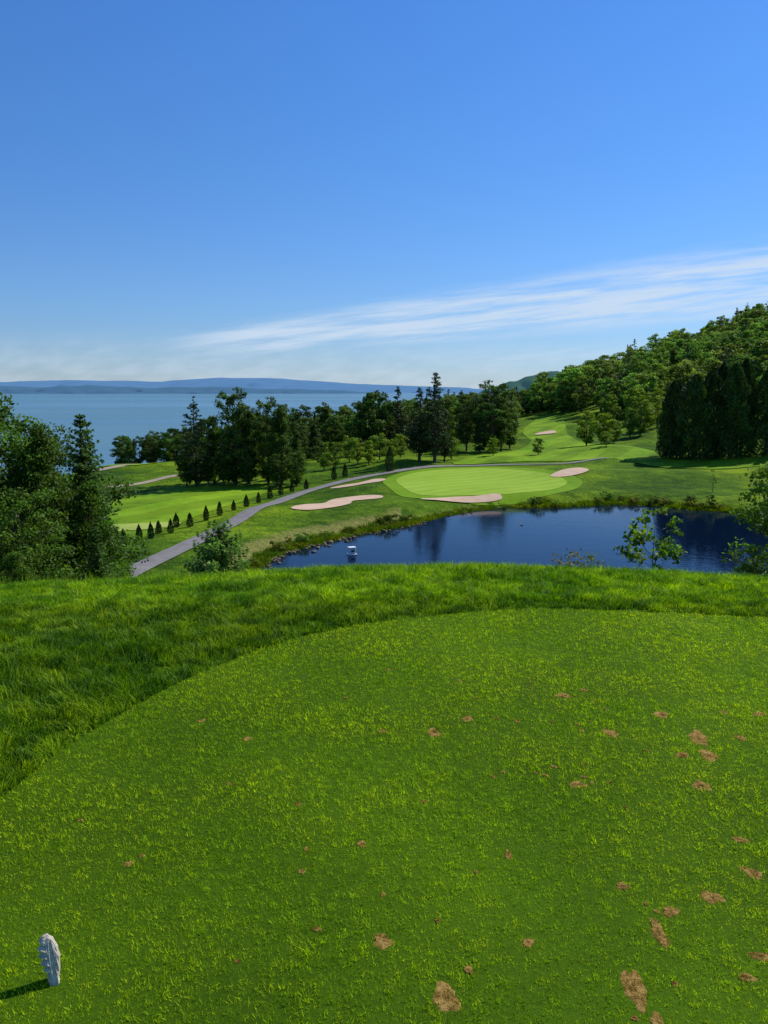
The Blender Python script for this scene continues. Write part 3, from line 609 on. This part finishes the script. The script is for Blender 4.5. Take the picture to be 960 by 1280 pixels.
for i_,(x,y,a,b) in enumerate(DV):
    sc_=.80 if y<2.6 else .88
    a*=sc_; b*=sc_; th=r.normal(0,.2); ph=r.uniform(0,6.28,4); dparam.append((x,y,a,b,th,ph))
    n=40; rings=[0,.35,.65,.85,1.0,1.2]; A=np.arange(n)/n*2*math.pi
    lob=1+.14*np.sin(2*A+ph[0])+.12*np.sin(3*A+ph[1])+.09*np.sin(5*A+ph[2])+.05*np.sin(9*A+ph[3])
    V=[];
    for k,q in enumerate(rings):
        lx=a*q*lob*np.cos(A); ly=b*q*lob*np.sin(A); X_=x+lx*math.cos(th)-ly*math.sin(th); Y_=y+lx*math.sin(th)+ly*math.cos(th)
        zz=H(X_,Y_)+.0040+r.uniform(0,.0030,n)*(q<1.05)-(.003 if q>1.05 else 0); V.append(np.column_stack([X_,Y_,zz]))
    V=np.vstack(V); F=[[k*n+i,k*n+(i+1)%n,(k+1)*n+(i+1)%n,(k+1)*n+i] for k in range(len(rings)-1) for i in range(n)]
    mb.add(V,F,np.ones(3))
obj('divots',mb.mesh('divots',[M_soil]))
def divot_d(x,y):
    m=np.full(x.shape,9.)
    for dx,dy,a,b,th,ph in dparam:
        ux=x-dx; uy=y-dy; k=(abs(ux)<.2)&(abs(uy)<.2)
        if not k.any(): continue
        lx=(ux[k]*math.cos(th)+uy[k]*math.sin(th))/a; ly=(-ux[k]*math.sin(th)+uy[k]*math.cos(th))/b
        A=np.arctan2(ly,lx); lob=1+.14*np.sin(2*A+ph[0])+.12*np.sin(3*A+ph[1])+.09*np.sin(5*A+ph[2])
        m[k]=np.minimum(m[k],np.hypot(lx,ly)/lob)
    return m
# ------------------------------------------------------------------ near grass
r=np.random.default_rng(29); mb=MB()
for y0,y1,den,wd,hg in [(.9,2.6,36000,.0026,.0135),(2.6,3.6,28000,.0030,.015),(3.6,4.7,21000,.0037,.0165),(4.7,5.9,16000,.0045,.018)]:
    xw=.56*y1+.45; n=int(den*2*xw*(y1-y0)); x=r.uniform(-xw,xw,n); y=r.uniform(y0,y1,n)
    k=inside(TEE,x,y); x,y=x[k],y[k]
    dn=divot_d(x,y); jit=.6*(vnoise(x*90,y*90)-.5); dd=dn+jit; pk=np.clip((dd-.60)/.55,0,1)**1.5+.07; keep=r.random(len(x))<pk; thin=r.random(len(x))<.36+.95*vnoise(x*55,y*55); keep&=thin
    x,y,dd=x[keep],y[keep],dd[keep]; n=len(x)
    P=np.column_stack([x,y,H(x,y)])
    hh=hg*r.uniform(.5,1.2,n)*(.6+.75*vnoise(x*50+7,y*50))*(.8+.4*vnoise(x*5,y*5))*(.7+.3*np.clip(dd-.3,0,1)); ww=wd*r.uniform(.7,1.3,n)
    l1=vnoise(x*30+31,y*30)*6.28*2.5; bend=np.column_stack([np.cos(l1),np.sin(l1),np.zeros(n)])*.4
    b=r.uniform(.5,1.3,n); yel=(r.random(n)<.06)*r.uniform(.3,1,n)+np.clip(1.4-dd,0,1)*.7*r.random(n)
    col=np.column_stack([b*(1+.6*yel),b*(1+.05*yel),b*(1+2*yel)])
    blades(mb,P,hh,ww,np.full(n,.9),r,False,col,bend)
obj('tee_grass',mb.mesh('tee_grass',[M_blade]))
mb=MB(); r=np.random.default_rng(31)
for y0,y1,den in [(1.5,4.0,12500),(4.0,5.6,12500),(5.6,7.4,12500),(7.4,8.8,3000)]:
    xw=.56*y1+.8; n=int(den*2*xw*(y1-y0)); x=r.uniform(-xw,xw,n); y=r.uniform(y0,y1,n)
    k=~inside(TEE,x,y); x,y=x[k],y[k]; sd=sdf(TEE,x,y); k=(r.random(len(x))<.25+1.05*vnoise(x*11,y*11)); x,y,sd=x[k],y[k],sd[k]; n=len(x)
    P=np.column_stack([x,y,H(x,y)])
    hh=(.046+.014*sstep(0,.3,sd))*r.uniform(.5,1.25,n)*(.30+1.25*vnoise(x*8+9,y*8)); ww=r.uniform(.0035,.0065,n)
    l1=vnoise(x*7+3,y*7)*6.28*2.5; bend=np.column_stack([np.cos(l1),np.sin(l1),np.zeros(n)])*.4
    b=r.uniform(.5,1.35,n); yel=(r.random(n)<.06)*r.uniform(.3,1,n)
    lite=(.85+.4*sstep(5.6,6.3,y))
    col=np.column_stack([b*(1+1.2*yel)*lite,b*(1+.25*yel)*lite,b*(1+2*yel)])
    blades(mb,P,hh,ww,np.full(n,.9),r,True,col,bend)
n=1500; x=r.uniform(-5.5,5.5,n); y=6.9+r.uniform(-.2,1.0,n); P=np.column_stack([x,y,H(x,y)])
blades(mb,P,r.uniform(.05,.11,n)*np.where(x<-1.8,1.9,1),np.full(n,.0035),np.full(n,.35),r,True,np.tile([1.3,1.15,1.2],(n,1)))
obj('rough_grass',mb.mesh('rough_grass',[M_roughblade]))
M_teeground=mat_grass('tee_ground',(.030,.065,.002),(.055,.115,.003),(.085,.165,.005),fine=60,bs=.4,bd=.01)
tg=patch('tee_ground',[tuple(p) for p in TEE[::3]],M_teeground,.003,.2)

# ------------------------------------------------------------------ tee marker
out=[(-.008,-.02),(.016,-.02),(.02,.012),(.027,.035),(.031,.062),(.029,.09),(.021,.113),(.008,.128),(-.006,.126),(-.017,.116),(-.003,.107),(-.023,.098),(-.003,.088),(-.024,.077),(-.003,.067),(-.022,.056),(-.002,.047),(-.018,.036),(-.001,.028),(-.012,.016)]
bm=bmesh.new(); n=len(out); L=[]
for k,(t,sc) in enumerate([(-.019,.62),(-.016,.84),(-.009,.97),(0,1.0),(.009,.97),(.016,.84),(.019,.62)]):
    L.append([bm.verts.new((.008+(x-.008)*sc,t*(1.1-.35*max(z,0)/.128),.055+(z-.055)*(1-(1-sc)*.35))) for x,z in out])
for k in range(6):
    for i in range(n): bm.faces.new([L[k][i],L[k][(i+1)%n],L[k+1][(i+1)%n],L[k+1][i]])
bm.faces.new(L[0][::-1]); bm.faces.new(L[6]); bmesh.ops.triangulate(bm,faces=bm.faces[:]); bmesh.ops.subdivide_edges(bm,edges=bm.edges[:],cuts=1)
rr=np.random.default_rng(5)
for v in bm.verts: v.co+=Vector(rr.normal(0,.0008,3))
bmesh.ops.recalc_face_normals(bm,faces=bm.faces[:])
me=bpy.data.meshes.new('tee_marker'); bm.to_mesh(me); bm.free(); me.materials.append(M_stone)
o=obj('tee_marker_stone',me,(-.905,1.965,Hs(-.915,1.97)+.004)); o.scale=(.95,.95,1.0); o.rotation_euler=(R(-14),R(-6),R(26))

# ------------------------------------------------------------------ sun / sky / camera
AZ=R(52); EL=R(43)
S=Vector((math.sin(AZ)*math.cos(EL),math.cos(AZ)*math.cos(EL),math.sin(EL)))
l=bpy.data.lights.new('sun','SUN'); l.energy=5.0; l.angle=R(.5); l.color=(1,.95,.86)
lo=bpy.data.objects.new('sun',l); COL.objects.link(lo); lo.rotation_euler=S.to_track_quat('Z','Y').to_euler(); lo.location=(30,30,60)
w=bpy.data.worlds.new('World'); scene.world=w; w.use_nodes=True; nt=w.node_tree
for n in list(nt.nodes): nt.nodes.remove(n)
out=nt.nodes.new('ShaderNodeOutputWorld'); bg=nt.nodes.new('ShaderNodeBackground'); bg.inputs['Strength'].default_value=.1
sky=nt.nodes.new('ShaderNodeTexSky'); sky.sky_type='NISHITA'; sky.sun_disc=False; sky.sun_elevation=EL; sky.sun_rotation=AZ; sky.air_density=1.0; sky.dust_density=.1; sky.ozone_density=2.5; sky.altitude=50
tc=nt.nodes.new('ShaderNodeTexCoord'); sx=nt.nodes.new('ShaderNodeSeparateXYZ'); nt.links.new(tc.outputs['Generated'],sx.inputs[0])
tint=ramp(nt,mth(nt,'MAXIMUM',sx.outputs['Z'],0.),[(0.,(.46,.62,.98)),(.10,(.44,.66,1.0)),(.25,(.36,.64,1.0)),(.5,(.29,.60,1.0))])
mul=mixc(nt,1.0,sky.outputs[0],tint,'MULTIPLY')
gain=mapr(nt,sx.outputs['Z'],0.,.5,1.05,1.55,False)
vm=nt.nodes.new('ShaderNodeVectorMath'); vm.operation='SCALE'; nt.links.new(mul,vm.inputs[0]); nt.links.new(gain,vm.inputs['Scale'])
yy=mth(nt,'MAXIMUM',sx.outputs['Y'],.05); U=mth(nt,'DIVIDE',sx.outputs['X'],yy); Vv=mth(nt,'DIVIDE',sx.outputs['Z'],yy)
ctr=mth(nt,'ADD',mth(nt,'MULTIPLY',U,.112),.078)
Ld=mth(nt,'SUBTRACT',Vv,ctr)
cmb=nt.nodes.new('ShaderNodeCombineXYZ'); nt.links.new(mth(nt,'MULTIPLY',U,5.),cmb.inputs[0]); nt.links.new(mth(nt,'MULTIPLY',Ld,75.),cmb.inputs[1])
cmb2=nt.nodes.new('ShaderNodeCombineXYZ'); nt.links.new(mth(nt,'MULTIPLY',U,14.),cmb2.inputs[0]); nt.links.new(mth(nt,'MULTIPLY',Ld,45.),cmb2.inputs[1])
n1=noise(nt,cmb.outputs[0],1.,6,.6); n2=noise(nt,cmb2.outputs[0],1.3,5,.6)
wd=mth(nt,'ADD',mapr(nt,U,-.3,.5,.012,.048,False),mth(nt,'MULTIPLY',n2,.010))
ed=mth(nt,'DIVIDE',mth(nt,'ABSOLUTE',Ld),wd)
m1=mapr(nt,ed,1.15,.35); fade=mapr(nt,U,-.32,-.15)
c1=mth(nt,'MULTIPLY',mth(nt,'MULTIPLY',m1,mapr(nt,n1,.33,.62,.12,1.)),fade)
Ld2=mth(nt,'SUBTRACT',Ld,-.058); m2=mapr(nt,mth(nt,'ABSOLUTE',Ld2),.022,.0); c2=mth(nt,'MULTIPLY',mth(nt,'MULTIPLY',m2,mapr(nt,n1,.42,.65)),mapr(nt,U,.0,.4,.25,.65))
m3=mth(nt,'MULTIPLY',mapr(nt,Vv,.085,.01),mapr(nt,n2,.3,.75,.12,.5))
cl=mth(nt,'MAXIMUM',mth(nt,'MULTIPLY',c1,.85),mth(nt,'MAXIMUM',c2,m3))
fr=mapr(nt,sx.outputs['Y'],.1,.4); cl=mth(nt,'MULTIPLY',cl,fr)
col=mixc(nt,cl,vm.outputs[0],(6.2,7.4,8.9))
nt.links.new(col,bg.inputs['Color']); nt.links.new(bg.outputs[0],out.inputs[0])
cam=bpy.data.cameras.new('camera'); co=bpy.data.objects.new('camera',cam); COL.objects.link(co)
cam.sensor_fit='VERTICAL'; cam.sensor_height=24; cam.lens=24/2/.64; cam.clip_start=.05; cam.clip_end=150000
co.location=(0,0,1.6); co.rotation_euler=(R(90-8.75),0,0); scene.camera=co
scene.view_settings.view_transform='Standard'; scene.view_settings.look='None'; scene.view_settings.exposure=0
